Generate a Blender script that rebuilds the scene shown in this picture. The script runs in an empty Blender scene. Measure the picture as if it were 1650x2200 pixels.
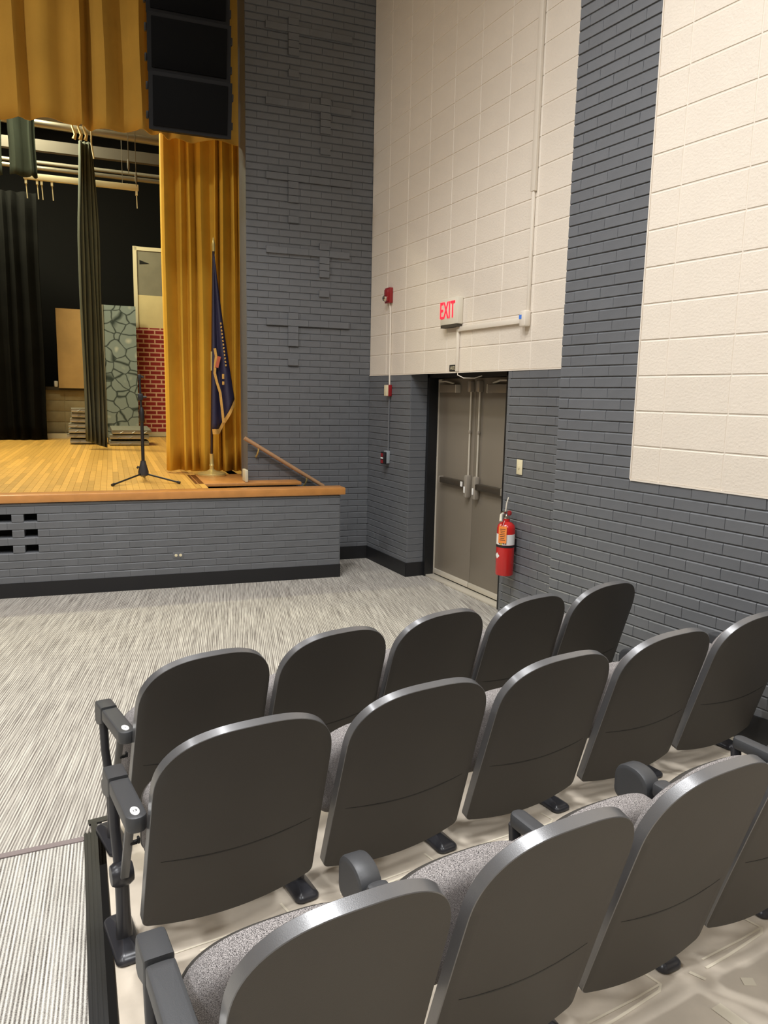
import bpy, bmesh, math, random
from mathutils import Vector, Matrix
random.seed(7)
C = bpy.context.scene.collection
sc = bpy.context.scene
# ------------------------------------------------------------------ camera
CAM = Vector((-3.4418, -7.449, 1.7916)); YAW, PITCH, ROLL, FPX = -0.4553, -0.1533, 0.0206, 1602.73
fwd = Vector((-math.sin(YAW)*math.cos(PITCH), math.cos(YAW)*math.cos(PITCH), math.sin(PITCH)))
rt0 = Vector((math.cos(YAW), math.sin(YAW), 0)); up0 = rt0.cross(fwd)
rgt = math.cos(ROLL)*rt0 + math.sin(ROLL)*up0; upv = -math.sin(ROLL)*rt0 + math.cos(ROLL)*up0
cd = bpy.data.cameras.new('camera'); cam = bpy.data.objects.new('camera', cd); C.objects.link(cam)
cd.sensor_fit = 'VERTICAL'; cd.sensor_height = 36.0; cd.lens = 36.0*FPX/2200.0
cd.clip_start = 0.05; cd.clip_end = 100
cam.matrix_world = Matrix(((rgt.x, upv.x, -fwd.x, CAM.x), (rgt.y, upv.y, -fwd.y, CAM.y), (rgt.z, upv.z, -fwd.z, CAM.z), (0, 0, 0, 1)))
sc.camera = cam
def px(P):
    d = Vector(P)-CAM; w = d.dot(fwd)
    if w < .1: return None
    return 825+FPX*d.dot(rgt)/w, 1100-FPX*d.dot(upv)/w, w
# ------------------------------------------------------------------ world, exposure, lamps
wd = bpy.data.worlds.new('world'); sc.world = wd; wd.use_nodes = True
wd.node_tree.nodes['Background'].inputs[0].default_value = (1, .93, .85, 1)
wd.node_tree.nodes['Background'].inputs[1].default_value = 0.02
sc.view_settings.view_transform = 'Standard'; sc.view_settings.look = 'None'
sc.view_settings.gamma = 1; sc.view_settings.use_curve_mapping = False
sc.view_settings.exposure = 0.0
AP, AB = -0.1033, 0.0784                 # stage front and right wall are splayed against the door wall
E1 = Vector((math.cos(AP), math.sin(AP), 0)); E2 = Vector((-math.sin(AP), math.cos(AP), 0))
RB = Vector((math.cos(AB), math.sin(AB), 0)); DB = Vector((-math.sin(AB), math.cos(AB), 0))
UZ = Vector((0, 0, 1))
def S(s, t, z): return E1*s + E2*t + UZ*z              # stage frame
def G(r, d, z): return RB*r + DB*d + UZ*z              # seating frame
B_ORG = Vector((-0.1669, -4.0, 0))
def WB(s, z, n=0.): return B_ORG + DB*(s+4) - RB*n + UZ*z   # right wall: s along, n out into the room
HOUSE = (.97, .98, 1.0)
def spot(name, loc, target, power, size, blend, col, rad=.1):
    l = bpy.data.lights.new(name, 'SPOT'); l.energy = power; l.spot_size = math.radians(size); l.spot_blend = blend
    l.color = col; l.shadow_soft_size = rad
    o = bpy.data.objects.new(name, l); C.objects.link(o); o.location = loc
    o.rotation_euler = (Vector(target)-Vector(loc)).to_track_quat('-Z', 'Y').to_euler()
    o['kind'] = 'helper'
    return o
def area(name, loc, target, power, sx, sy, col):
    l = bpy.data.lights.new(name, 'AREA'); l.energy = power; l.shape = 'RECTANGLE'; l.size = sx; l.size_y = sy; l.color = col
    o = bpy.data.objects.new(name, l); C.objects.link(o); o.location = loc
    o.rotation_euler = (Vector(target)-Vector(loc)).to_track_quat('-Z', 'Y').to_euler()
    o['kind'] = 'helper'
    return o
CEIL = 6.75
for (x, y, p, a, b) in ((-2.4, -5.1, 400, 150, 1.), (-2.0, -8.4, 440, 156, 1.), (-6.0, -6.7, 420, 156, 1.), (-6.2, -9.4, 360, 156, 1.), (-2.6, -12.2, 120, 156, 1.), (-10.0, -7.5, 360, 156, 1.),
                        (-3.6, -4.7, 620, 150, 1.), (-2.8, -2.6, 190, 100, .5), (-6.4, -2.4, 240, 176, .3)):
    spot('house_downlight', (x, y, CEIL-.3), (x, y, 0), p*1.12, a, b, HOUSE, .22)
STAGE = (1.0, .95, .64)
area('stage_border_light', S(-4.2, 2.3, 5.7), S(-4.0, .2, 0), 200, 3.6, .25, STAGE)
area('stage_border_light', S(-4.6, 5.4, 6.2), S(-3.6, 6.4, 0), 420, 3.0, .25, STAGE)
# ------------------------------------------------------------------ materials
def hexc(r, g, b):
    f = lambda v: ((v/255+.055)/1.055)**2.4 if v > 10 else v/255/12.92
    return (f(r), f(g), f(b), 1)
def mat(name, col, rough=.6, metal=0., spec=.5, var=0., nscale=20., bump=0., bscale=60., coat=0., rnd=0., emit=None, estr=1.):
    m = bpy.data.materials.new(name); m.use_nodes = True; nt = m.node_tree; b = nt.nodes['Principled BSDF']
    b.inputs['Roughness'].default_value = rough; b.inputs['Metallic'].default_value = metal
    b.inputs['Specular IOR Level'].default_value = spec; b.inputs['Coat Weight'].default_value = coat; b.inputs['Coat Roughness'].default_value = .2
    b.inputs['Base Color'].default_value = col
    tc = nt.nodes.new('ShaderNodeTexCoord')
    if var > 0 or rnd > 0:
        hs = nt.nodes.new('ShaderNodeHueSaturation'); hs.inputs['Color'].default_value = col
        ad = nt.nodes.new('ShaderNodeMath'); ad.operation = 'ADD'; ad.inputs[0].default_value = 0; ad.inputs[1].default_value = 1
        nz = nt.nodes.new('ShaderNodeTexNoise'); nz.inputs['Scale'].default_value = nscale; nz.inputs['Detail'].default_value = 4
        nt.links.new(tc.outputs['Object'], nz.inputs['Vector'])
        mr = nt.nodes.new('ShaderNodeMapRange'); mr.inputs['From Min'].default_value = .3; mr.inputs['From Max'].default_value = .7
        mr.inputs['To Min'].default_value = -var; mr.inputs['To Max'].default_value = var
        nt.links.new(nz.outputs['Fac'], mr.inputs['Value']); nt.links.new(mr.outputs[0], ad.inputs[0])
        if rnd > 0:
            oi = nt.nodes.new('ShaderNodeObjectInfo'); m2 = nt.nodes.new('ShaderNodeMapRange')
            m2.inputs['To Min'].default_value = 1-rnd; m2.inputs['To Max'].default_value = 1+rnd
            nt.links.new(oi.outputs['Random'], m2.inputs['Value']); nt.links.new(m2.outputs[0], ad.inputs[1])
        nt.links.new(ad.outputs[0], hs.inputs['Value']); nt.links.new(hs.outputs[0], b.inputs['Base Color'])
    if bump > 0:
        n2 = nt.nodes.new('ShaderNodeTexNoise'); n2.inputs['Scale'].default_value = bscale; n2.inputs['Detail'].default_value = 5
        nt.links.new(tc.outputs['Object'], n2.inputs['Vector'])
        bp = nt.nodes.new('ShaderNodeBump'); bp.inputs['Strength'].default_value = bump; bp.inputs['Distance'].default_value = .004
        nt.links.new(n2.outputs['Fac'], bp.inputs['Height']); nt.links.new(bp.outputs[0], b.inputs['Normal'])
    if emit:
        b.inputs['Emission Color'].default_value = emit; b.inputs['Emission Strength'].default_value = estr
    return m
def stripe_mat(name, ca, cb, ang, period, streak, rough=.95):
    """woven carpet: fine dark and light lines along one direction, broken into streaks"""
    m = bpy.data.materials.new(name); m.use_nodes = True; nt = m.node_tree; b = nt.nodes['Principled BSDF']; N = nt.nodes.new; L = nt.links.new
    b.inputs['Roughness'].default_value = rough; b.inputs['Specular IOR Level'].default_value = .15
    tc = N('ShaderNodeTexCoord'); mp = N('ShaderNodeMapping'); mp.inputs['Rotation'].default_value = (0, 0, ang)
    L(tc.outputs['Object'], mp.inputs['Vector'])
    sx = N('ShaderNodeSeparateXYZ'); L(mp.outputs[0], sx.inputs[0])
    mu = N('ShaderNodeMath'); mu.operation = 'MULTIPLY'; mu.inputs[1].default_value = 2*math.pi/period; L(sx.outputs['X'], mu.inputs[0])
    sn = N('ShaderNodeMath'); sn.operation = 'SINE'; L(mu.outputs[0], sn.inputs[0])
    sc1 = N('ShaderNodeMapping'); sc1.inputs['Scale'].default_value = (120, 1.7, 1); L(mp.outputs[0], sc1.inputs['Vector'])
    n1 = N('ShaderNodeTexNoise'); n1.inputs['Scale'].default_value = 1; n1.inputs['Detail'].default_value = 2; L(sc1.outputs[0], n1.inputs['Vector'])
    sc2 = N('ShaderNodeMapping'); sc2.inputs['Scale'].default_value = (150, 6, 1); L(mp.outputs[0], sc2.inputs['Vector'])
    n2 = N('ShaderNodeTexNoise'); n2.inputs['Scale'].default_value = 1; n2.inputs['Detail'].default_value = 3; L(sc2.outputs[0], n2.inputs['Vector'])
    n3 = N('ShaderNodeTexNoise'); n3.inputs['Scale'].default_value = 260; n3.inputs['Detail'].default_value = 2; L(mp.outputs[0], n3.inputs['Vector'])
    def lin(inp, k, off):
        a = N('ShaderNodeMath'); a.operation = 'MULTIPLY_ADD'; a.inputs[1].default_value = k; a.inputs[2].default_value = off; L(inp, a.inputs[0]); return a.outputs[0]
    def add(a, c):
        q = N('ShaderNodeMath'); q.operation = 'ADD'; L(a, q.inputs[0]); L(c, q.inputs[1]); return q.outputs[0]
    f = add(add(lin(sn.outputs[0], .19, .5), lin(n1.outputs['Fac'], streak, -streak/2)), add(lin(n2.outputs['Fac'], streak*.7, -streak*.35), lin(n3.outputs['Fac'], .5, -.25)))
    rp = N('ShaderNodeValToRGB'); rp.color_ramp.elements[0].position = .22; rp.color_ramp.elements[1].position = .8
    rp.color_ramp.elements[0].color = ca; rp.color_ramp.elements[1].color = cb; L(f, rp.inputs[0]); L(rp.outputs[0], b.inputs['Base Color'])
    bp = N('ShaderNodeBump'); bp.inputs['Strength'].default_value = .35; bp.inputs['Distance'].default_value = .003; L(f, bp.inputs['Height']); L(bp.outputs[0], b.inputs['Normal'])
    return m
GREY = hexc(104, 106, 109)
M = dict(
 brick=mat('grey_painted_brick', GREY, .42, var=.06, nscale=9, bump=.25, bscale=45, rnd=.04),
 mortar=mat('grey_painted_mortar', hexc(104, 107, 111), .5, var=.05, bump=.3, bscale=80),
 block=mat('cream_painted_block', hexc(226, 215, 199), .55, var=.02, nscale=6, bump=.55, bscale=75, rnd=.012),
 joint=mat('cream_painted_joint', hexc(228, 218, 203), .55, bump=.3, bscale=90),
 black=mat('black_rubber', hexc(26, 26, 28), .5, bump=.1),
 frame=mat('black_door_frame', hexc(24, 25, 27), .4),
 plain=mat('plain_ceiling', hexc(214, 211, 205), .9),
 carpet=stripe_mat('carpet_main', hexc(112, 105, 99), hexc(212, 207, 196), -math.radians(14.6)*-1, .0125, .95),
 aisle=stripe_mat('carpet_aisle', hexc(92, 86, 80), hexc(232, 228, 218), math.radians(6), .0125, .45),
 concrete=mat('worn_concrete', hexc(212, 200, 182), .55, var=.12, nscale=6, bump=.15, bscale=40),
 bare=mat('bare_patch', hexc(214, 200, 176), .6, var=.08, nscale=14),
 paintmark=mat('old_paint_mark', hexc(232, 222, 200), .6),
 rimglare=mat('shell_rim_glare', hexc(86, 86, 87), .35, spec=1., coat=.6, bump=.1, bscale=500),  # shell rim: lighter copy of the plastic, overhead glare put into its colour
 plastic=mat('black_plastic', hexc(66, 63, 59), .55, spec=.35, var=.05, nscale=3, bump=.12, bscale=500),
 seam=mat('seam_dark', hexc(24, 22, 21), .6),
 arm=mat('arm_plastic', hexc(66, 67, 69), .42, bump=.12, bscale=600),
 steel=mat('dark_painted_steel', hexc(52, 52, 56), .3),
 greybar=mat('grey_steel_bar', hexc(120, 120, 120), .4, metal=.3),
 plate=mat('white_plate', hexc(240, 240, 238), .4),
 ink=mat('black_ink', hexc(20, 20, 20), .6),
 silver=mat('silver_metal', hexc(190, 190, 192), .3, metal=.7),
 chrome=mat('bright_metal', hexc(215, 210, 200), .18, metal=1.),
 door=mat('taupe_door_paint', hexc(128, 119, 106), .38, var=.02, nscale=2),
 doorhw=mat('door_hardware_steel', hexc(164, 155, 142), .33, metal=.3),
 darkhw=mat('dark_bar_metal', hexc(86, 78, 68), .4, metal=.5),
 alu=mat('aluminium_strip', hexc(206, 198, 182), .4, metal=.15),
 cream=mat('cream_enamel', hexc(228, 218, 202), .4),
 exitbox=mat('exit_housing', hexc(222, 214, 196), .45),
 exitred=mat('exit_red_lit', hexc(250, 40, 60), .5, emit=hexc(255, 30, 55), estr=1.15),
 red=mat('red_paint', hexc(146, 26, 30), .28, coat=.3),
 extred=mat('extinguisher_red', hexc(196, 32, 30), .25, coat=.4),
 orange=mat('orange_tag', hexc(244, 142, 62), .6),
 white=mat('white_label', hexc(236, 234, 230), .5),
 yellow=mat('yellow_label', hexc(240, 214, 60), .5),
 blue=mat('blue_sticker', hexc(80, 132, 222), .5),
 ivory=mat('ivory_plastic', hexc(226, 214, 178), .4),
 gold=mat('gold_velour', hexc(216, 168, 58), .85, spec=.2, var=.06, nscale=4, bump=.2, bscale=200),
 goldv=mat('gold_valance', hexc(190, 144, 58), .85, spec=.2, var=.06, nscale=3, bump=.2, bscale=200),
 dkgreen=mat('dark_green_velour', hexc(84, 87, 78), .9, spec=.2, var=.08, nscale=4),
 bordercloth=mat('dark_border_velour', hexc(52, 58, 51), .9, spec=.15, var=.08, nscale=4),
 blackcloth=mat('black_velour', hexc(17, 17, 16), .95, spec=.05, var=.2, nscale=3),
 stageblack=mat('black_stage_wall', hexc(20, 20, 20), .95, spec=.1),
 speaker=mat('speaker_black', hexc(16, 16, 17), .7, spec=.3),
 grille=mat('speaker_grille', hexc(14, 14, 14), .9, spec=.1, bump=.5, bscale=900),
 plank=mat('maple_plank', hexc(222, 172, 86), .35, var=.10, nscale=7, rnd=.18, coat=.15),
 nosing=mat('oak_nosing', hexc(200, 138, 74), .35, var=.10, nscale=9, coat=.2),
 railwood=mat('handrail_wood', hexc(178, 138, 100), .4, var=.06, nscale=12),
 brass=mat('brass', hexc(216, 194, 124), .3, metal=.55),
 polewood=mat('pole_dark_wood', hexc(50, 30, 24), .35),
 navy=mat('navy_flag_satin', hexc(46, 42, 66), .5, var=.06, nscale=5),
 fringe=mat('gold_fringe', hexc(210, 160, 78), .8, var=.15, nscale=90),
 patch=mat('orange_emblem', hexc(190, 96, 66), .7),
 cinder=mat('tan_cinder', hexc(150, 138, 108), .8, var=.1, nscale=10, bump=.3),
 ledge=mat('dark_ledge', hexc(62, 54, 42), .7),
 ply=mat('plywood', hexc(180, 146, 92), .6, var=.12, nscale=3),
 flatgrey=mat('flat_grey_panel', hexc(128, 124, 108), .8, var=.08, nscale=4),
 flatcream=mat('flat_cream', hexc(214, 198, 150), .8, var=.05, nscale=4),
 flatwhite=mat('flat_white_edge', hexc(216, 206, 176), .8),
 deck=mat('grey_deck_top', hexc(128, 126, 112), .6, var=.08),
 decksteel=mat('deck_frame_steel', hexc(168, 166, 156), .35, metal=.5),
 batten=mat('white_batten', hexc(236, 228, 196), .5),
 pipe=mat('grey_pipe', hexc(132, 126, 114), .35, metal=.6),
 beam=mat('grey_beam', hexc(84, 78, 70), .7),
 rope=mat('pale_rope', hexc(214, 190, 140), .9),
 wire=mat('grey_wire', hexc(110, 104, 92), .5),
 dark=mat('dark_void', hexc(14, 13, 12), .9),
 fabric=None,
)
def fabric_mat():
    m = bpy.data.materials.new('grey_woven_fabric'); m.use_nodes = True; nt = m.node_tree; b = nt.nodes['Principled BSDF']; N = nt.nodes.new; L = nt.links.new
    b.inputs['Roughness'].default_value = .95; b.inputs['Specular IOR Level'].default_value = .1
    tc = N('ShaderNodeTexCoord'); a = N('ShaderNodeTexNoise'); a.inputs['Scale'].default_value = 640; a.inputs['Detail'].default_value = 3
    mp = N('ShaderNodeMapping'); mp.inputs['Scale'].default_value = (1, .6, 2.2); L(tc.outputs['Object'], mp.inputs[0]); L(mp.outputs[0], a.inputs['Vector'])
    r = N('ShaderNodeValToRGB'); r.color_ramp.elements[0].position = .38; r.color_ramp.elements[1].position = .64
    r.color_ramp.elements[0].color = hexc(58, 55, 55); r.color_ramp.elements[1].color = hexc(186, 180, 177)
    L(a.outputs['Fac'], r.inputs[0]); L(r.outputs[0], b.inputs['Base Color'])
    bp = N('ShaderNodeBump'); bp.inputs['Strength'].default_value = .3; bp.inputs['Distance'].default_value = .002; L(a.outputs['Fac'], bp.inputs['Height']); L(bp.outputs[0], b.inputs['Normal'])
    return m
M['fabric'] = fabric_mat()
def stone_mat():
    """flat scenery print: grey cobbles outlined in dark green"""
    m = bpy.data.materials.new('painted_cobbles'); m.use_nodes = True; nt = m.node_tree; b = nt.nodes['Principled BSDF']; N = nt.nodes.new; L = nt.links.new
    b.inputs['Roughness'].default_value = .7
    tc = N('ShaderNodeTexCoord'); nz = N('ShaderNodeTexNoise'); nz.inputs['Scale'].default_value = 2.5
    L(tc.outputs['Object'], nz.inputs['Vector'])
    mx = N('ShaderNodeVectorMath'); mx.operation = 'MULTIPLY_ADD'; mx.inputs[1].default_value = (.2, 0, .2); L(nz.outputs['Color'], mx.inputs[0]); L(tc.outputs['Object'], mx.inputs[2])
    sq = N('ShaderNodeVectorMath'); sq.operation = 'MULTIPLY'; sq.inputs[1].default_value = (1, 0, 1.05); L(mx.outputs[0], sq.inputs[0])
    v1 = N('ShaderNodeTexVoronoi'); v1.feature = 'DISTANCE_TO_EDGE'; v1.inputs['Scale'].default_value = 4.1; v1.inputs['Randomness'].default_value = .7; L(sq.outputs[0], v1.inputs['Vector'])
    v2 = N('ShaderNodeTexVoronoi'); v2.inputs['Scale'].default_value = 4.1; v2.inputs['Randomness'].default_value = .7; L(sq.outputs[0], v2.inputs['Vector'])
    r = N('ShaderNodeValToRGB'); e = r.color_ramp.elements
    e[0].position = .01; e[0].color = hexc(48, 62, 62); e[1].position = .065; e[1].color = hexc(140, 156, 158)
    L(v1.outputs['Distance'], r.inputs[0])
    r2 = N('ShaderNodeValToRGB'); e = r2.color_ramp.elements
    e[0].position = .04; e[0].color = (.9, .9, .9, 1); e[1].position = .26; e[1].color = (0, 0, 0, 1); L(v2.outputs['Distance'], r2.inputs[0])
    mc = N('ShaderNodeMix'); mc.data_type = 'RGBA'; mc.inputs['B'].default_value = hexc(206, 212, 204)
    L(r2.outputs[0], mc.inputs['Factor']); L(r.outputs[0], mc.inputs['A']); L(mc.outputs['Result'], b.inputs['Base Color'])
    return m
def brickprint_mat():
    m = bpy.data.materials.new('painted_red_bricks'); m.use_nodes = True; nt = m.node_tree; b = nt.nodes['Principled BSDF']; N = nt.nodes.new; L = nt.links.new
    b.inputs['Roughness'].default_value = .7
    tc = N('ShaderNodeTexCoord'); sx = N('ShaderNodeSeparateXYZ'); cb = N('ShaderNodeCombineXYZ')
    L(tc.outputs['Object'], sx.inputs[0]); L(sx.outputs['X'], cb.inputs['X']); L(sx.outputs['Z'], cb.inputs['Y'])
    k = N('ShaderNodeTexBrick'); k.inputs['Scale'].default_value = 1; k.inputs['Brick Width'].default_value = .215; k.inputs['Row Height'].default_value = .0875
    k.inputs['Mortar Size'].default_value = .0135; k.inputs['Mortar Smooth'].default_value = .1
    k.inputs['Color1'].default_value = hexc(158, 40, 44); k.inputs['Color2'].default_value = hexc(146, 34, 40); k.inputs['Mortar'].default_value = hexc(226, 184, 160)
    L(cb.outputs[0], k.inputs['Vector']); L(k.outputs['Color'], b.inputs['Base Color'])
    return m
M['stone'] = stone_mat(); M['redbrick'] = brickprint_mat()
# ------------------------------------------------------------------ mesh helpers
class MB:
    def __init__(s): s.v = []; s.f = []; s.sm = []
    def add(s, vs, fs, smooth=False):
        n = len(s.v); s.v += [Vector(p) for p in vs]; s.f += [tuple(i+n for i in f) for f in fs]; s.sm += [smooth]*len(fs); return s
    def xform(s, fn): s.v = [Vector(fn(p)) for p in s.v]; return s
    def box(s, c, d, rot=None, bev=0., seg=2):
        x, y, z = d[0]/2, d[1]/2, d[2]/2
        if bev <= 0:
            vs = [(a, b, e) for e in (-z, z) for b in (-y, y) for a in (-x, x)]
            fs = [(0, 2, 3, 1), (4, 5, 7, 6), (0, 1, 5, 4), (2, 6, 7, 3), (0, 4, 6, 2), (1, 3, 7, 5)]
        else:
            bm = bmesh.new(); bmesh.ops.create_cube(bm, size=1)
            for v in bm.verts: v.co = Vector((v.co.x*d[0], v.co.y*d[1], v.co.z*d[2]))
            bmesh.ops.bevel(bm, geom=bm.edges[:], offset=min(bev, min(d)*.49), segments=seg, affect='EDGES', profile=.5)
            bm.verts.index_update(); vs = [v.co.copy() for v in bm.verts]; fs = [tuple(v.index for v in f.verts) for f in bm.faces]; bm.free()
        c = Vector(c)
        vs = [(rot @ Vector(p) if rot else Vector(p)) + c for p in vs]
        return s.add(vs, fs, bev > 0)
    def tube(s, pts, r, n=10, cap=True):
        pts = [Vector(p) for p in pts]; rs = r if isinstance(r, (list, tuple)) else [r]*len(pts)
        vs = []; fs = []
        prev = None
        for i, p in enumerate(pts):
            t = (pts[min(i+1, len(pts)-1)]-pts[max(i-1, 0)]).normalized()
            a = prev if prev is not None and abs(prev.dot(t)) < .95 else (Vector((0, 0, 1)) if abs(t.z) < .9 else Vector((1, 0, 0)))
            u = (a - t*a.dot(t)).normalized(); w = t.cross(u); prev = u
            vs += [p + (u*math.cos(2*math.pi*k/n)+w*math.sin(2*math.pi*k/n))*rs[i] for k in range(n)]
        for i in range(len(pts)-1):
            for k in range(n): fs.append((i*n+k, i*n+(k+1) % n, (i+1)*n+(k+1) % n, (i+1)*n+k))
        if cap: fs += [tuple(range(n-1, -1, -1)), tuple((len(pts)-1)*n+k for k in range(n))]
        return s.add(vs, fs, True)
    def lathe(s, c, prof, n=24, axis='z'):
        vs = []; fs = []
        for (r, h) in prof:
            for k in range(n):
                a = 2*math.pi*k/n; p = (r*math.cos(a), r*math.sin(a), h)
                if axis == 'y': p = (p[0], p[2], p[1])
                if axis == 'x': p = (p[2], p[0], p[1])
                vs.append(Vector(p)+Vector(c))
        m = len(prof)
        for i in range(m-1):
            for k in range(n): fs.append((i*n+k, i*n+(k+1) % n, (i+1)*n+(k+1) % n, (i+1)*n+k))
        fs += [tuple(range(n-1, -1, -1)), tuple((m-1)*n+k for k in range(n))]
        return s.add(vs, fs, True)
    def mesh(s, name, m, recalc=True):
        me = bpy.data.meshes.new(name); me.from_pydata(s.v, [], s.f)
        me.polygons.foreach_set('use_smooth', s.sm)
        if recalc:
            bm = bmesh.new(); bm.from_mesh(me); bmesh.ops.recalc_face_normals(bm, faces=bm.faces); bm.to_mesh(me); bm.free()
        if any(s.sm): me.set_sharp_from_angle(angle=math.radians(38))
        if m: me.materials.append(m)
        return me
    def build(s, name, m, parent=None, recalc=True):
        return link(name, s.mesh(name, m, recalc), parent)
def link(name, me, parent=None):
    o = bpy.data.objects.new(name, me); C.objects.link(o)
    if parent: o.parent = parent
    return o
def tag(o, label=None, cat=None, group=None, kind=None):
    if label: o['label'] = label
    if cat: o['category'] = cat
    if group: o['group'] = group
    if kind: o['kind'] = kind
    return o
def empty(name, loc=(0, 0, 0), rz=0., label=None, cat=None, group=None):
    o = bpy.data.objects.new(name, None); C.objects.link(o); o.location = loc; o.rotation_euler = (0, 0, rz); o.empty_display_size = .1
    return tag(o, label, cat, group)
def copy_tree(o, parent=None):
    c = o.copy(); C.objects.link(c); c.parent = parent
    for ch in list(o.children): copy_tree(ch, c)
    return c
def text_mesh(body, size, m, depth=.001, name='lettering', sx=1.):
    cu = bpy.data.curves.new('txt', 'FONT'); cu.body = body; cu.size = size; cu.extrude = depth; cu.align_x = 'CENTER'; cu.align_y = 'CENTER'; cu.resolution_u = 3
    o = bpy.data.objects.new('txt', cu); C.objects.link(o); dg = bpy.context.evaluated_depsgraph_get()
    me = bpy.data.meshes.new_from_object(o.evaluated_get(dg)); bpy.data.objects.remove(o)
    me.name = name; me.materials.clear(); me.materials.append(m)
    if sx != 1.:
        for v in me.vertices: v.co.x *= sx
    return me
STG = lambda: Matrix(((E1.x, E2.x, 0, 0), (E1.y, E2.y, 0, 0), (0, 0, 1, 0), (0, 0, 0, 1)))
def fr(org, xax, yax):            # frame matrix: x along, y out, z up
    x, y = Vector(xax), Vector(yax); return Matrix(((x.x, y.x, 0, org[0]), (x.y, y.y, 0, org[1]), (0, 0, 1, org[2]), (0, 0, 0, 1)))
def wall_with_holes(us, zs, hole, depth=.25):
    """a slab in the local x-z plane, face at y=0 (out is +y), body behind; cells where hole() is true are left open"""
    mb = MB(); nu, nz = len(us)-1, len(zs)-1
    H = [[hole((us[i]+us[i+1])/2, (zs[j]+zs[j+1])/2) for j in range(nz)] for i in range(nu)]
    for i in range(nu):
        for j in range(nz):
            if H[i][j]: continue
            a, b, c, d = us[i], us[i+1], zs[j], zs[j+1]
            mb.add([(a, 0, c), (b, 0, c), (b, 0, d), (a, 0, d)], [(1, 0, 3, 2)]); mb.add([(a, -depth, c), (b, -depth, c), (b, -depth, d), (a, -depth, d)], [(0, 1, 2, 3)])
            for di, dj, q in ((-1, 0, (a, c, a, d)), (1, 0, (b, d, b, c)), (0, -1, (b, c, a, c)), (0, 1, (a, d, b, d))):
                ii, jj = i+di, j+dj
                if ii < 0 or jj < 0 or ii >= nu or jj >= nz or H[ii][jj]:
                    x0, z0, x1, z1 = q; mb.add([(x0, 0, z0), (x1, 0, z1), (x1, -depth, z1), (x0, -depth, z0)], [(0, 1, 2, 3)])
    return mb
_bm = {}
def brick_mesh(L, h, proud, m, key, top=.008, gap=.005, flush=False, ie=.0012):
    """a laid brick or block: weathered (sloping) upper edge, sharp lower edge, tight ends; no back face"""
    k = (round(L, 3), round(h, 4), key, flush, ie)
    if k in _bm: return _bm[k]
    x, z = L/2-(.0003 if flush else .0007 if ie < .003 else .001), h/2-gap/2; ie = .0004 if flush else ie; ib = .0012; sl = min(top*.9, proud*.85)
    mb = MB()
    mb.add([(-x, -.004, -z), (x, -.004, -z), (x, -.004, z), (-x, -.004, z),
            (-x, proud-ie, -z), (x, proud-ie, -z), (x, proud-sl, z), (-x, proud-sl, z),
            (-x+ie, proud, -z+ib), (x-ie, proud, -z+ib), (x-ie, proud, z-top), (-x+ie, proud, z-top)],
           [(i*4+j, i*4+(j+1) % 4, i*4+4+(j+1) % 4, i*4+4+j) for i in range(2) for j in range(4)]+[(8, 9, 10, 11)])
    me = mb.mesh(key, m); _bm[k] = me; return me
def lay(wall, pieces, name, m, proud, limit=300, jit=.0012, flush=False):
    """pieces: (x, z, length, height) in the wall's own frame; the largest in the picture become objects, the rest one joined part"""
    W = wall.matrix_world if False else wall.matrix_basis
    sc_ = []
    for p in pieces:
        q = px(W @ Vector((p[0], 0, p[1]))); a = 0
        if q and -120 < q[0] < 1770 and -120 < q[1] < 2320: a = p[2]*p[3]/q[2]**2
        sc_.append((a, p))
    sc_.sort(key=lambda t: -t[0])
    rest = MB(); n = 0
    for a, p in sc_:
        me = brick_mesh(p[2], p[3], proud, m, name, flush=flush, ie=.0045 if name == 'block' else .0012)
        dy = random.uniform(-jit, jit); rz = random.uniform(-.004, .004)
        if a > 0 and n < limit:
            o = link(name, me, wall); o.location = (p[0], dy, p[1]); o.rotation_euler = (0, rz*.5, 0); n += 1
        elif a > 0 or p[2] > 0:
            rest.add([Vector((v.co.x+p[0], v.co.y+dy, v.co.z+p[1])) for v in me.vertices], [tuple(f.vertices) for f in me.polygons])
    if rest.v:
        o = rest.build(name+'_field', m, wall, recalc=False); o['kind'] = 'stuff'
    return n
def course(x0, x1, off, L, zc, h, out, minl=.03):
    """one course of bricks from x0 to x1 with joints at off + k*L"""
    k = math.floor((x0-off)/L); a = x0
    while a < x1-1e-6:
        k += 1; b = min(off+k*L, x1)
        if b-a > minl: out.append(((a+b)/2, zc, round(b-a, 3), h))
        a = max(a, b)
# ================================================================== ROOM SHELL
BC = .2032/3; BL = .2192; H = 2.0175; ZP = 1.3333; CB = .2032; LB = .4064
def floor_z(d): return .055*max(0., -4.14-d)
# --- door wall: plane x = 0, local x = distance toward the camera (world -y), out = world -x
wa = wall_with_holes([-.3, .95, 2.57, 3.45], [0, H, CEIL], lambda u, z: .95 < u < 2.57 and z < H, .2).build('wall_door_side', M['mortar'])
wa.matrix_basis = fr((0.007, 0, 0), (0, -1, 0), (-1, 0, 0)); tag(wa, kind='structure')
pcs = []
n = 1
while H-n*BC > -.03:
    zc = H-(n-.5)*BC; off = 0 if n % 2 else BL/2
    course(0.0, .95, off+.08, BL, zc, BC, pcs); course(2.57, 3.3, off+2.57+.05, BL, zc, BC, pcs); n += 1
lay(wa, pcs, 'brick', M['brick'], .0085, 290)
pcs = []
for k in range(int((CEIL-H)/CB)):
    zc = H+(k+.5)*CB; a = 0.
    j = 2.026-5*LB
    xs = [0.]+[j+i*LB for i in range(1, 9) if .02 < j+i*LB < 3.3]+[3.3]
    for a, b in zip(xs, xs[1:]): pcs.append(((a+b)/2, zc, round(b-a, 3), CB))
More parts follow.
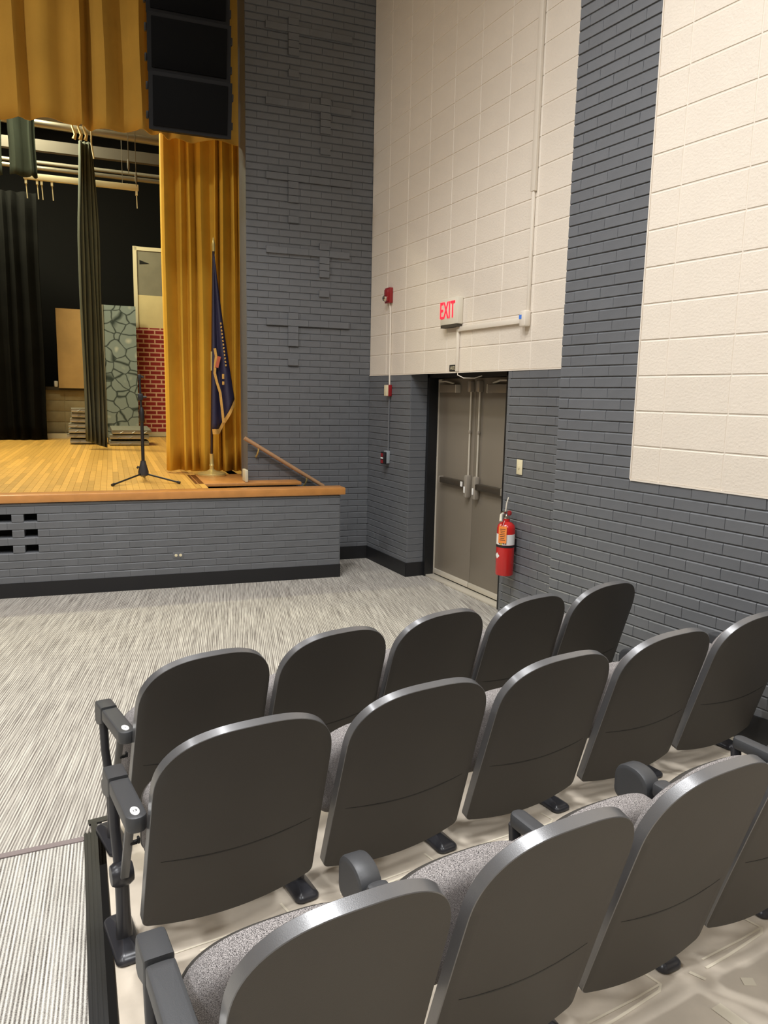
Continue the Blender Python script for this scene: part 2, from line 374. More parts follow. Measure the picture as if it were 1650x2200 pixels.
MB().box((1.65, .004, H-.004), (3.3, .016, .009)).build('painted_ledge', M['joint'], wa)
cream_wall_mb = MB().box((1.65, -.001, (H+CEIL)/2), (3.3, .012, CEIL-H)); o = cream_wall_mb.build('block_joint', M['joint'], wa)
for p in pcs: pass
lay(wa, pcs, 'block', M['block'], .0085, 300, .0003)
# --- right wall: splayed, nearer, 0.2 m proud of the door wall; local x = s, out = into the room
wbm = MB().box((-7.2, -.15, CEIL/2), (7.5, .3, CEIL))
wb = wbm.build('wall_right', M['mortar']); wb.matrix_basis = fr(WB(-4, 0) - DB*0, DB, -RB); wb.matrix_basis = fr(B_ORG+DB*4+RB*.007, DB, -RB); tag(wb, kind='structure')
pcs = []
n = -20
while ZP+n*BC < CEIL-.05:
    zc = ZP+(n+.5)*BC; off = -3.541 if n % 2 == 0 else -3.541+BL/2
    course(-4.097 if n >= 0 else -10.9, -3.453, off, BL, zc, BC, pcs); n += 1
lay(wb, pcs, 'brick', M['brick'], .0085, 300)
pcs = []
for k in range(int((CEIL-ZP)/CB)):
    zc = ZP+(k+.5)*CB
    xs = [-4.097, -4.2995]+[-4.2995-LB*i for i in range(1, 17)]
    for a, b in zip(xs, xs[1:]): pcs.append(((a+b)/2, zc, round(a-b, 3), CB))
MB().box(((-4.097-10.8)/2, .005, ZP-.003), (10.8-4.097, .016, .010)).build('painted_ledge', M['joint'], wb)
MB().box((-4.094, .004, (ZP+CEIL)/2), (.008, .014, CEIL-ZP)).build('painted_ledge', M['joint'], wb)
MB().box(((-4.097-10.8)/2, -.001, (ZP+CEIL)/2), (10.8-4.097, .012, CEIL-ZP)).build('block_joint', M['joint'], wb)
lay(wb, pcs, 'block', M['block'], .009, 300, .0003)
# --- wall beside the stage: plane t = 0, local x = -s (so that out faces the seats)
wf = MB().box((.66, -.2, CEIL/2), (1.33, .4, CEIL)).box((5.9, -.2, 7.5), (9.2, .4, 2.4)).box((11.5, -.2, CEIL/2), (2., .4, CEIL)).build('wall_front', M['mortar'])
wf.matrix_basis = fr(S(0, .007, 0), -E1, -E2); tag(wf, kind='structure')
pcs = []; n = -30
while H+n*BC < CEIL-.05:
    zc = H+(n+.5)*BC; off = 1.2134 if n % 2 == 0 else 1.2134+BL/2
    course(0.0, 1.325, off, BL, zc, BC, pcs); n += 1
lay(wf, pcs, 'brick', M['brick'], .0085, 300)
for i, zb in enumerate((2.525, 3.235, 3.94, 4.63, 5.31)):       # raised brick crosses
    def acc(x, z, L, hh=BC, pr=.032):
        o = link('accent_brick', brick_mesh(L, hh, pr, M['brick'], 'accent_brick', .003, .004), wf); o.location = (x, 0, z)
    for k in range(4): acc(1.128-BL*(k+.5), zb, BL)
    xv = .85 if i % 2 == 0 else .522
    for k in (1, -1, -2, -3): acc(xv, zb+k*BC, .108)
    acc(xv, zb-5.9*BC, .108)
# --- floor, ceiling, other walls (outside the picture)
fl = MB()
P = [G(-12, -4.14, 0), G(1.2, -4.14, 0), G(1.2, 9, 0), G(-12, 9, 0)]
fl.add([p-UZ*.15 for p in P]+P, [(3, 2, 1, 0), (4, 5, 6, 7), (0, 1, 5, 4), (1, 2, 6, 5), (2, 3, 7, 6), (3, 0, 4, 7)])
fo = tag(fl.build('floor', M['carpet']), kind='structure')
def sloped(name, pts, thick, m, lift=0.):
    q = [G(r, d, floor_z(d)+lift) for r, d in pts]; n = len(q)
    mb = MB(); mb.add(q+[p-UZ*thick for p in q], [tuple(range(n)), tuple(range(2*n-1, n-1, -1))]+[(i, (i+1) % n, n+(i+1) % n, n+i) for i in range(n)])
    return mb.build(name, m)
af = tag(sloped('floor_aisle', [(-12, -4.14), (-12, -14), (-4.965, -14), (-3.59, -4.14)], .15, M['aisle']), kind='structure')
cf = tag(sloped('floor_seating', [(-3.54, -4.07), (-3.54, -4.14), (-4.915, -14), (-.4, -14), (-.47, -4.14), (-.47, -4.07)], .15, M['concrete'], .004), kind='structure')
cl = tag(MB().box((-5, -4, CEIL+.1), (20, 26, .2)).build('ceiling', M['plain']), kind='structure')
for nm, c, d in (('wall_back', (-5, -14.6, CEIL/2), (20, .2, CEIL)), ('wall_left', (-13, -5, CEIL/2), (.2, 20, CEIL))):
    tag(MB().box(c, d).build(nm, M['block']), kind='structure')
# carpet seam, rubber edgings and marks on the floor
sloped('carpet_seam', [(-12, -3.27), (-12, -3.3), (-3.63, -4.185), (-3.60, -4.155)], .004, mat('seam_grey', hexc(134, 122, 120), .8), .004).parent = fo
o = sloped('edging_strip', [(-3.59, -4.045), (-3.59, -4.08), (-.47, -4.08), (-.47, -4.05)], .012, M['black'], .009); o.parent = cf
def along(r0, d0, r1, d1, w, lift, name, m, th=.012):
    return sloped(name, [(r0-w/2, d0), (r1-w/2, d1), (r1+w/2, d1), (r0+w/2, d0)], th, m, lift)
along(-3.570, -4.07, -4.676, -12, .024, .010, 'edging_strip', M['black']).parent = cf
et = empty('ramp_edging', (0, 0, 0), 0, 'ribbed black rubber edging strip along the aisle beside the seats', 'edging')
along(-3.600, -4.15, -4.695, -12, .042, .012, 'edging_base', M['black']).parent = et
for dx in (-.014, .0, .014):
    along(-3.600+dx, -4.15, -4.695+dx, -12, .007, .017, 'rib', M['black'], .008).parent = et
# ------------------------------------------------------------------ baseboards
def bb(name, pts, h, th=.012, z0=0.):
    mb = MB()
    for (a, b) in zip(pts, pts[1:]):
        a, b = Vector(a), Vector(b); d = (b-a).normalized(); nrm = Vector((-d.y, d.x, 0)); L = (b-a).length
        R = Matrix((d, nrm, UZ)).transposed().to_3x3()
        mb.box((a+b)/2+nrm*th/2+UZ*(z0+h/2), (L+th, th, h), R)
    return tag(mb.build(name, M['black']), kind='structure')
bb('baseboard_front', [S(-.012, 0, 0), S(-.57, 0, 0)], .142)
bb('baseboard_door_side', [(.2, -.95, 0), (0, -.95, 0), (0, -.006, 0)], .142)
mbb = MB()
q = [WB(-3.5, 0, 0), WB(-12, 0, 0)]
for i in range(12):
    s0, s1 = -3.46-i*.6, -3.46-(i+1)*.6; z0, z1 = floor_z(s0-.05), floor_z(s1-.05)
    a = [WB(s0, z0, .0), WB(s1, z1, .0), WB(s1, z1+.15, .0), WB(s0, z0+.15, .0)]; b = [p-RB*.014 for p in a]
    mbb.add(a+b, [(4, 5, 6, 7), (0, 1, 5, 4), (3, 2, 6, 7), (0, 3, 7, 4), (1, 2, 6, 5)])
tag(mbb.build('baseboard_right', M['black']), kind='structure')
# ------------------------------------------------------------------ alcove and double doors
al = MB()
al.box((.12, -.935, H/2), (.22, .03, H)); al.box((.15, -2.585, H/2), (.3, .03, H)); al.box((.27, -1.76, H+.05), (.5, 1.7, .1))
alc = tag(al.build('trim_1', M['mortar']), kind='structure')
for k in range(30):                                              # brick ends on the visible return
    o = link('brick', brick_mesh(.19, BC, .003, M['brick'], 'brick_end', .003, .003), alc); o.location = (.1, -.950, H-(k+.5)*BC); o.rotation_euler = (0, 0, math.pi)
df = MB().box((.235, -.975, H/2), (.10, .05, H)).box((.235, -2.31, H/2), (.10, .05, H)).box((.235, -1.64, 2.0), (.10, 1.38, .035)).box((.31, -1.64, 1.999), (.05, 1.4, .035))
tag(df.build('trim_2', M['frame']), kind='structure')
tag(MB().box((.292, -.992, .99), (.02, .016, 1.94)).build('trim_6', M['alu']), kind='structure')
MB().box((.37, -1.7, 1.1), (.02, 2, 2.3)).build('trim_3', M['dark'])['kind'] = 'structure'
th = MB().box((.25, -1.64, .009), (.10, 1.36, .018), None, .004); tag(th.build('trim_4', M['alu']), kind='structure')
for i, (y0, y1, hy) in enumerate(((-1.0, -1.657, -1.608), (-2.29, -1.661, -1.752))):
    sgn = 1 if y1 < y0 else -1
    d = MB().box((.322, (y0+y1)/2, 1.0), (.044, abs(y1-y0), 1.955), None, .003).build('door_%d' % (i+1), M['door']); tag(d, kind='structure')
    ym = lambda f: y0+(y1-y0)*f
    MB().box((.293, ym(.5), .055), (.016, abs(y1-y0)-.01, .05), None, .002).build('sweep_strip', M['alu'], d)
    bar = MB().box((.278, (ym(.18)+hy)/2, 1.0), (.05, abs(hy-ym(.18)), .055), None, .006).build('panic_bar', M['darkhw'], d)
    MB().box((.2785, ym(.18), 1.0), (.056, .02, .066), None, .006).build('bar_end_cap', M['doorhw'], bar)
    MB().box((.25, ym(.82), 1.0), (.006, .03, .045)).build('bar_label', M['white'] if i == 0 else M['darkhw'], bar)
    hb = MB().box((.272, hy, .985), (.06, .062, .215), None, .02).build('lever_housing', M['doorhw'], d)
    MB().box((.239, hy, .955), (.006, .022, .06), None, .002).build('housing_mark', M['white'], hb)
    rd = MB().tube([(.278, hy, 1.09), (.278, hy, 1.92)], .0085, 8).build('vertical_rod', M['alu'], d)
    MB().lathe((.278, hy, 1.49), [(.014, -.012), (.016, 0), (.014, .012)], 12).build('rod_guide', M['doorhw'], d)
    MB().box((.275, hy, 1.90), (.05, .05, .1), None, .008).build('latch_box', M['doorhw'], d)
    cb = MB().box((.27, ym(.36), 1.88), (.055, .29, .075), None, .005).build('closer_body', M['door'], d)
    MB().box((.27, ym(.36)-sgn*.15, 1.88), (.056, .012, .077), None, .003).build('closer_cap', M['alu'], cb)
    MB().tube([(.265, ym(.5), 1.928), (.25, ym(.3), 1.95), (.27, ym(.1), 1.95)], .009, 6).build('closer_arm', M['alu'], d)
    MB().box((.275, ym(.1), 1.955), (.03, .06, .03), None, .006).build('closer_foot', M['alu'], d)
# ================================================================== STAGE
ZS = .90
# knee wall in front of the stage
holes = [(3.383, 3.277, .734-BC, .734), (3.70, 3.477, .734-BC, .734), (3.383, 3.277, .598-BC, .598), (3.70, 3.477, .598-BC, .598), (3.383, 3.277, .462-BC, .462), (3.70, 3.477, .462-BC, .462)]
us = [.555, 3.277, 3.383, 3.477, 3.70, 9.5]; zs = [0, .462-BC, .462, .598-BC, .598, .734-BC, .734, .83]
ish = lambda u, z: any(h[1] < u < h[0] and h[2] < z < h[3] for h in holes)
ap = wall_with_holes(us, zs, ish, .14).build('stage_apron', M['mortar']); ap.matrix_basis = fr(S(0, -.761, 0), -E1, -E2); tag(ap, kind='structure')
pcs = []
for n in range(-1, 12):
    zc = .83-.03-(n+.5)*BC; z_hi = zc+BC/2
    hh = BC
    if n == -1: zc, hh = .816, .028
    off = .664 if n % 2 == 0 else .664+BL/2
    row = [hl for hl in holes if hl[2] < zc < hl[3]]
    if row and n >= 0:
        course(.555, 3.277, off, BL, zc, hh, pcs); course(3.383, 3.477, 3.383, BL, zc, hh, pcs); course(3.70, 9.4, off, BL, zc, hh, pcs)
    else: course(.555, 9.4, off, BL, zc, hh, pcs)
lay(ap, pcs, 'brick', M['brick'], .0085, 300, .0005, True)
MB().box((5, -.155, .55), (9, .02, .6)).build('dark_cavity', M['dark'], ap)
mb = MB().box((5.02, .008, .065), (8.95, .014, .13)).box((.548, -.07, .065), (.014, .16, .13)); mb.build('baseboard_strip', M['black'], ap)
MB().box((.55, -.07, .45), (.012, .14, .78)).build('end_face', M['brick'], ap)
ns = MB().box((5.0, -.07, .865), (9.0, .2, .07), None, .008).build('stage_nosing', M['nosing']); ns.matrix_basis = fr(S(0, -.761, 0), -E1, -E2); tag(ns, kind='structure')
# stage floor: sub floor and maple planks (each a part)
sf = MB()
sf.box((-5.65, 4.0, ZS-.06), (7.6, 9.2, .08)); sf.box((-1.6, 4.6, ZS-.06), (.6, 8, .08)); sf.box((-5.65, -.63, ZS-.06), (7.5, .2, .08)); sf.box((-.6, 4.9, ZS-.06), (1.6, 8.6, .08))
sfo = sf.build('floor_stage', M['plank']); sfo.matrix_basis = STG(); tag(sfo, kind='structure')
PW = .0575
def plank(s, t0, t1, w=PW, along_t=True):
    L = t1-t0; k = ('plank', round(L, 3), along_t, w)
    if k not in _bm:
        mb = MB(); x, y = (w/2-.0006, L/2-.0006) if along_t else (L/2-.0008, w/2-.0009)
        r = lambda a, b, z: [(-a, -b, z), (a, -b, z), (a, b, z), (-a, b, z)]
        mb.add(r(x, y, -.018)+r(x, y, -.001)+r(x-.001, y-.001, 0), [(i*4+j, i*4+(j+1) % 4, i*4+4+(j+1) % 4, i*4+4+j) for i in range(2) for j in range(4)]+[(8, 9, 10, 11)])
        _bm[k] = mb.mesh('plank', M['plank'])
    o = link('plank', _bm[k], sfo); o.location = (s, (t0+t1)/2, ZS) if along_t else ((t0+t1)/2, s, ZS); return o
cnt = 0; LENS = (.9, 1.1, 1.3, 1.6)
s = -1.93
while s > -4.65:
    t = -.60 + random.choice((0,)); first = True
    while t < 7.2 and cnt < 280:
        L = random.choice(LENS)*(.5 if first and random.random() < .5 else 1) * (2.3 if t > 2.0 else 1.05); first = False
        plank(s, round(t, 3), round(min(t+L, 8.3), 3)); t += L; cnt += 1
    s -= PW
for k in range(8):
    for t_ in (1.25, 4.6): plank(-1.93+PW*(k+1), t_, t_+3.33)
for k in range(2): plank(-1.885+.06*k, -.55, 1.2, .057)
# landing and stair well beside the wall
lf = MB().box((-1.35, .20, .885), (1.08, .88, .03), None, .004).build('stair_landing', M['nosing']); lf.matrix_basis = STG(); tag(lf, kind='structure')
st = MB()
for i in range(4): st.box((-1.68+.27*i+.1, -.42, (.72-.18*i)/2), (.27, .40, .72-.18*i))
sto = st.build('stage_steps', M['ledge']); sto.matrix_basis = STG(); tag(sto, kind='structure')
MB().box((-1.37, -.11, .965), (.03, .18, .12), None, .004).build('trim_5', M['flatwhite']); bpy.data.objects['trim_5'].matrix_basis = STG(); bpy.data.objects['trim_5']['kind'] = 'structure'
# stage house
sh = MB().box((-4, 9.1, 4), (16, .2, 9)).box((1.6, 4.8, 4), (.2, 8.6, 9)).box((-11.5, 4.8, 4), (.2, 8.6, 9)).box((-4, 4.8, 8.5), (16, 8.6, .2)).build('wall_stage_back', M['stageblack'])
sh.matrix_basis = STG(); tag(sh, kind='structure')
# ------------------------------------------------------------------ curtains
def curtain(name, s0, t0, s1, t1, z0, z1, folds, amp, m, seed, label, cat, zbot=None, taper=None, group=None, parent=None, seg=7, thick=.01, flare=.0, ragged=0.):
    rr = random.Random(seed); ws = [rr.choice((.5, .7, .9, 1.3, 1.8)) for _ in range(folds)]; tot = sum(ws)
    am = [amp*rr.uniform(.6, 1.25) for _ in range(folds)]; sg = [rr.uniform(-.3, .3) for _ in range(folds)]
    dx, dy = s1-s0, t1-t0; L = math.hypot(dx, dy); ux, uy = dx/L, dy/L; nx, ny = uy, -ux
    cols = []; a = 0
    for i, w in enumerate(ws):
        for k in range(seg):
            f = k/seg; c = (a+w*f)/tot
            off = am[i]*math.sin(2*math.pi*f+sg[i]*math.sin(2*math.pi*f)); cols.append((c, off, i))
        a += w
    cols.append((1., 0., folds-1))
    nz = 16; mb = MB(); vs = []
    for j in range(nz+1):
        g = j/nz
        for (c, off, i) in cols:
            zb = z0 if zbot is None else z0+zbot(c)
            z = zb+(z1-zb)*g
            wob = .006*math.sin(9*g+i*1.7)+ragged*math.sin(4*g+i*2.3)
            k = 1+flare*(1-g); sc_ = 1 if taper is None else taper(g)
            cc = .5+(c-.5)*sc_
            vs.append((s0+dx*cc+nx*(off*k+wob)+ux*wob, t0+dy*cc+ny*(off*k+wob), z))
    n = len(cols); mb.add(vs, [(j*n+i, j*n+i+1, (j+1)*n+i+1, (j+1)*n+i) for j in range(nz) for i in range(n-1)], True)
    o = mb.build(name, m, parent, recalc=False)
    md = o.modifiers.new('thickness', 'SOLIDIFY'); md.thickness = thick; md.offset = 0
    if not parent: o.matrix_basis = STG()
    return tag(o, label, cat, group)
curtain('stage_curtain', -2.07, .95, -1.22, .72, .925, 5.6, 8, .058, M['gold'], 5, 'gold pleated stage curtain hanging beside the flag', 'curtain', flare=.3)
curtain('valance', -9.0, .45, -1.20, .40, 4.30, 6.6, 27, .065, M['goldv'], 8, 'wide gold valance hanging across the top of the stage', 'valance', zbot=lambda c: .05*math.sin(c*60)*.4)
curtain('leg_curtain', -3.01, 4.55, -2.72, 4.65, 1.03, 5.36, 5, .05, M['dkgreen'], 21, 'narrow dark green leg curtain hanging from the pulley', 'curtain', zbot=lambda c: -.11*c, taper=lambda g: 1.02-.42*max(0, g-.72)/.28, flare=.2)
curtain('border_curtain', -5.2, 3.0, -3.80, 3.0, 4.40, 5.9, 7, .05, M['bordercloth'], 31, 'dark green border curtain at the far left edge', 'curtain')
curtain('border_curtain', -3.72, 3.02, -3.42, 3.05, 4.42, 5.9, 2, .06, M['bordercloth'], 33, 'short dark green border curtain beside the grey pipe', 'curtain')
curtain('backdrop_curtain', -5.6, 6.95, -3.72, 6.9, .91, 5.1, 11, .05, M['blackcloth'], 41, 'black backdrop curtain hanging to the stage floor at left', 'curtain', flare=.5)
# ------------------------------------------------------------------ hanging rigging over the stage
def stg(o): o.matrix_basis = STG(); return o
def pipe(name, s0, z0, s1, z1, t, r, m, label, cat, dt=0.):
    return tag(stg(MB().tube([(s0, t, z0), (s1, t+dt, z1)], r, 10).build(name, m)), label, cat)
pipe('rigging_pipe', -6.5, 5.64, -.6, 5.50, 4.72, .055, M['pipe'], 'thick grey rigging pipe just below the gold valance', 'pipe')
tag(stg(MB().box((-3.5, 5.3, 5.43), (6, .1, .16)).build('roof_beam', M['beam'])), 'flat grey beam under the thick rigging pipe', 'beam')
pipe('rigging_pipe', -6.5, 5.36, -.6, 5.33, 5.9, .03, M['wire'], 'thin dim pipe high over the stage, above a twin pipe', 'pipe')
pipe('rigging_pipe', -6.5, 5.22, -.6, 5.2, 5.7, .035, M['pipe'], 'thin bright pipe directly above the white batten', 'pipe')
bt = stg(MB().box((-2.93, 4.9, 4.88), (1.6, .06, .085), None, .004).build('curtain_batten', M['batten'])); tag(bt, 'white curtain track batten with hooks hanging on wires', 'batten')
for s_ in (-3.70, -3.55, -3.49, -3.35): MB().box((s_, 4.9, 4.81), (.03, .04, .07)).tube([(s_, 4.9, 4.79), (s_+.01, 4.9, 4.57)], .008, 5).build('track_hook', M['batten'], bt)
MB().box((-2.16, 4.9, 4.81), (.03, .05, .08)).tube([(-2.16, 4.9, 4.78), (-2.155, 4.9, 4.58)], .008, 5).build('track_hook', M['batten'], bt)
MB().tube([(-2.36, 4.9, 4.92), (-2.36, 4.9, 7.9)], .005, 5).build('hanging_wire', M['wire'], bt)
MB().tube([(-3.6, 4.9, 4.92), (-3.6, 4.9, 7.9)], .005, 5).build('hanging_wire', M['wire'], bt)
tag(stg(MB().box((-4.8, 4.9, 4.9), (1.5, .06, .085), None, .004).tube([(-4.1, 4.9, 4.86), (-4.09, 4.9, 4.5)], .01, 5).build('curtain_batten', M['batten'])), 'white track batten end at the left edge of the photo', 'batten')
for s_, z_ in ((-2.28, 4.95), (-2.18, 4.78)):
    tag(stg(MB().tube([(s_, 4.4, z_), (s_, 4.4, 7.9)], .006, 5).lathe((s_, 4.4, z_+.1), [(.006, -.06), (.018, -.03), (.018, .05), (.006, .1)], 8).build('rigging_cable', M['wire'])), 'thin rigging cable %s of a pair hanging left of gold curtain' % ('on the left' if s_ < -2.25 else 'on the right'), 'cable')
pk = empty('pulley_block', S(-2.9, 4.44, 5.40), AP, 'pale pulley block with rope tassels holding the green leg curtain', 'pulley')
MB().box((0, 0, .29), (.26, .05, .05), None, .008).build('crossbar', M['batten'], pk)
MB().lathe((.13, 0, .25), [(.02, -.03), (.055, -.02), (.055, .02), (.02, .03)], 14, 'y').build('sheave', M['batten'], pk)
MB().lathe((-.06, 0, .2), [(.02, -.03), (.06, -.02), (.06, .02), (.02, .03)], 14, 'y').build('sheave', M['rope'], pk)
for x_ in (-.11, -.03, .04): MB().tube([(x_, 0, .26), (x_-.02, .01, .12), (x_+.02, -.01, .0), (x_, 0, -.06)], [.012, .015, .02, .03], 7).build('rope_tassel', M['rope'], pk)
MB().tube([(.13, -.02, .25), (.12, -.02, -.1), (.15, -.02, -.3)], .012, 6).build('rope', M['batten'], pk)
# ------------------------------------------------------------------ scenery at the back of the stage
bwall = stg(MB().box((-3.45, 7.75, 1.36), (.9, .3, .92)).build('cinder_block_wall', M['cinder'])); tag(bwall, 'low tan block wall with dark ledge behind the platforms', 'wall')
for k in range(4): 
    for j in range(2): MB().box((-3.68+.46*j, 7.6, 1.0+.2*k+.1), (.445, .02, .19), None, .004).build('block', M['cinder'], bwall)
MB().box((-3.45, 7.6, 1.82), (.92, .12, .06)).build('ledge', M['ledge'], bwall)
MB().box((-3.5, 7.45, .945), (.62, .1, .09)).build('base_board', M['flatwhite'], bwall)
tag(stg(MB().box((-3.31, 7.5, 2.55), (.44, .03, 1.44)).build('plywood_panel', M['ply'])), 'tall plywood panel standing on the dark ledge at back', 'panel')
tag(stg(MB().lathe((-3.58, 7.56, 1.85), [(.03, 0), (.035, .01), (.035, .09), (.028, .11)], 12).build('paper_cup', M['white'])), 'small white cup on the dark ledge beside the plywood', 'cup')
sto_ = empty('stone_flat', S(-2.42, 7.72, ZS), AP, 'scenery flat painted with grey rounded cobblestones', 'stage flat')
MB().box((0, 0, 1.25), (.58, .03, 2.5)).build('painted_panel', M['stone'], sto_)
MB().box((-.305, .03, 1.25), (.03, .12, 2.5)).build('edge_frame', M['deck'], sto_)
bf = empty('brick_flat', S(-1.77, 8.05, ZS), AP, 'tall scenery flat painted red brick below a grey panel', 'stage flat')
MB().box((.08, 0, 1.12), (.86, .03, 2.04)).build('painted_bricks', M['redbrick'], bf)
MB().box((.08, 0, 2.45), (.86, .03, .62)).build('cream_band', M['flatcream'], bf)
MB().box((.1, 0, 3.17), (.8, .028, .84)).build('grey_panel', M['flatgrey'], bf)
MB().box((-.335, -.01, 2.9), (.07, .05, 1.54)).box((.08, -.01, 3.63), (.86, .05, .07)).build('frame', M['flatwhite'], bf)
MB().box((.08, -.02, .05), (.86, .05, .09)).build('base_strip', M['flatwhite'], bf)
mbt = MB(); mbt.add([(-.25, -.02, 3.42), (-.07, -.02, 3.36), (-.25, -.02, 3.34), (-.25, -.015, 3.42), (-.07, -.015, 3.36), (-.25, -.015, 3.34)], [(0, 1, 2), (5, 4, 3), (0, 1, 4, 3), (1, 2, 5, 4), (2, 0, 3, 5)]); mbt.build('torn_corner', M['dark'], bf)
# folded platforms and decks
def deck(s_, t_, z_, w, d, rz, tilt, label):
    e = empty('folding_platform', S(s_, t_, z_), AP+rz, label, 'platform', None)
    e.rotation_euler = (tilt[0], tilt[1], AP+rz)
    MB().box((0, 0, .055), (w, d, .02), None, .003).build('deck_top', M['deck'], e)
    MB().box((0, -d/2+.015, .022), (w, .03, .044), None, .003).box((0, d/2-.015, .022), (w, .03, .044), None, .003).box((-w/2+.015, 0, .022), (.03, d-.06, .044), None, .003).box((w/2-.015, 0, .022), (.03, d-.06, .044), None, .003).build('steel_frame', M['decksteel'], e)
    for x_ in (-.3, 0, .3): MB().tube([(x_*w, -d/2-.008, .012), (x_*w+.05, -d/2-.008, .04)], .009, 6).build('hinge', M['decksteel'], e)
    return e
LV = ('lowest', 'second from the bottom', 'third from the bottom', 'fourth from the bottom', 'fifth from the bottom', 'sixth from the bottom', 'topmost')
for k in range(7):
    deck(-3.04+random.uniform(-.03, .03), 5.95+random.uniform(-.03, .03), ZS+.02+.085*k+(.0 if k == 0 else .004), .56-.02*k, .5, random.uniform(-.1, .1), (0, random.uniform(-.02, .02)), 'folded grey platform, %s of the left stack behind the green curtain' % LV[k])['group'] = 'left stack of platforms'
for k in range(3):
    deck(-2.38+.02*k, 5.75, ZS+.012+.1*k, .62, .8, random.uniform(-.06, .06), (.05 if k == 2 else 0, 0), 'wide grey platform, %s of the low stack before the stone flat' % ('lowest', 'middle one', 'topmost')[k])['group'] = 'right stack of platforms'
# ------------------------------------------------------------------ loudspeaker array
la = empty('line_array', S(-1.92, -.55, 4.03), AP, 'black hanging line array of stacked loudspeaker boxes above the stage edge', 'loudspeaker')
for k in range(4):
    z0 = .0+.45*k; tl = .24-.05*k
    R = Matrix.Rotation(tl, 3, 'X')
    c = Vector((0, .02*k, z0+.235))
    b = MB(); w0, w1 = .345, .28
    vs = [(-w0, -.24, -.217), (w0, -.24, -.217), (w1, .24, -.2), (-w1, .24, -.2), (-w0, -.24, .217), (w0, -.24, .217), (w1, .24, .2), (-w1, .24, .2)]
    b.add([R @ Vector(p)+c for p in vs], [(0, 3, 2, 1), (4, 5, 6, 7), (0, 1, 5, 4), (1, 2, 6, 5), (2, 3, 7, 6), (3, 0, 4, 7)])
    cab = b.build('cabinet', M['speaker'], la)
    MB().box(c+R @ Vector((0, -.243, 0)), (.62, .012, .375), R, .004).build('grille', M['grille'], cab)
    for sx_ in (-1, 1):
        for zz in (-.11, .11): MB().box(c+R @ Vector((sx_*.353, -.18, zz)), (.02, .05, .06), R, .005).build('rigging_lug', M['black'], cab)
MB().box((0, .1, 1.88), (.5, .5, .06)).tube([(0, .1, 1.88), (0, .1, 2.7)], .02, 6).build('fly_frame', M['black'], la)
# ------------------------------------------------------------------ flag, microphone stand, handrail
fg = empty('flag_on_stand', S(-1.63, .51, ZS), AP, 'furled navy flag with gold fringe on a brass based pole', 'flag')
MB().lathe((0, 0, 0), [(.15, 0), (.155, .012), (.15, .03), (.10, .045), (.05, .055), (.026, .07), (.022, .1), (.028, .115), (.022, .13), (.021, .23), (.024, .24)], 32).build('base', M['brass'], fg)
MB().tube([(0, 0, .22), (.05, 0, 2.36)], .014, 10).build('pole', M['polewood'], fg)
MB().tube([(.018, 0, 1.13), (.022, 0, 1.33)], .018, 10).build('ferrule', M['brass'], fg)
MB().lathe((.052, 0, 2.36), [(.016, 0), (.017, .05), (.02, .06), (.012, .10), (.004, .14)], 12).build('finial', M['brass'], fg)
def flag_pt(a, b):
    """a across the folds 0..1, b from the top 0 to the hem 1"""
    w = .012+.235*b**1.15
    x = .045-.035*b + w*(a-.04) 
    bot = .50+.27*math.sin(math.pi*min(1, max(0, (a-.08)/.75)))*0 + (.26*a if a > .38 else .26*.38-.26*(.38-a)*.9)
    bot = .50 if a < .05 else (.50+.32*((a-.30)/.7)**1 if a > .30 else .50+.02*abs(a-.2))
    z = 2.33-(2.33-bot)*b
    y = -.02-.035*b*math.sin(a*9.5+.6)-.03*b
    return Vector((x, y, z))
nA, nB = 30, 24
mbf = MB(); mbf.add([flag_pt(i/nA, j/nB) for j in range(nB+1) for i in range(nA+1)], [(j*(nA+1)+i, j*(nA+1)+i+1, (j+1)*(nA+1)+i+1, (j+1)*(nA+1)+i) for j in range(nB) for i in range(nA)], True)
fc = mbf.build('cloth', M['navy'], fg, recalc=False); md = fc.modifiers.new('thickness', 'SOLIDIFY'); md.thickness = .012; md.offset = 0
def ribbon(pts, w, dirv, name, m, parent, th=.006):
    mb = MB(); n = len(pts); dv = Vector(dirv)
    vs = []
    for p in pts: vs += [p, p+dv*w, p+dv*w+Vector((0, -th, 0)), p+Vector((0, -th, 0))]
    mb.add(vs, [(i*4+j, i*4+(j+1) % 4, i*4+4+(j+1) % 4, i*4+4+j) for i in range(n-1) for j in range(4)]+[(0, 1, 2, 3), (4*n-1, 4*n-2, 4*n-3, 4*n-4)], True)
    return mb.build(name, m, parent)
ribbon([flag_pt(i/24, 1)+Vector((0, -.012, .01)) for i in range(25)], .055, (0.1, 0, -1), 'fringe', M['fringe'], fg)
fe = [(.028, -.06, 1.36), (.04, -.065, 1.28), (.03, -.07, 1.2), (.022, -.075, 1.1), (.045, -.08, 1.0), (.075, -.085, .9), (.085, -.09, .8), (.095, -.095, .7), (.105, -.10, .58)]
ribbon([Vector(p) for p in fe], .026, (1, 0, .15), 'fringe', M['fringe'], fg)
mbp = MB()
for i in range(13):
    z_ = 1.62-.036*i; mbp.box((.105+.004*i, -.082, z_), (.014, .004, .02), Matrix.Rotation(.5*math.sin(i*2.1), 3, 'Y'))
for z_, h_ in ((1.07, .05), (1.0, .035)): MB().box((.12, -.1, z_), (.022, .004, h_)).build('emblem_mark', M['fringe'], fg)
mbp.build('embroidery', M['fringe'], fg)
MB().box((.07, -.085, 1.22), (.035, .006, .12), Matrix.Rotation(.25, 3, 'Y')).build('emblem', M['patch'], fg)
ms = empty('microphone_stand', S(-2.36, .06, ZS), AP, 'black tripod microphone stand without a microphone near stage edge', 'microphone stand')
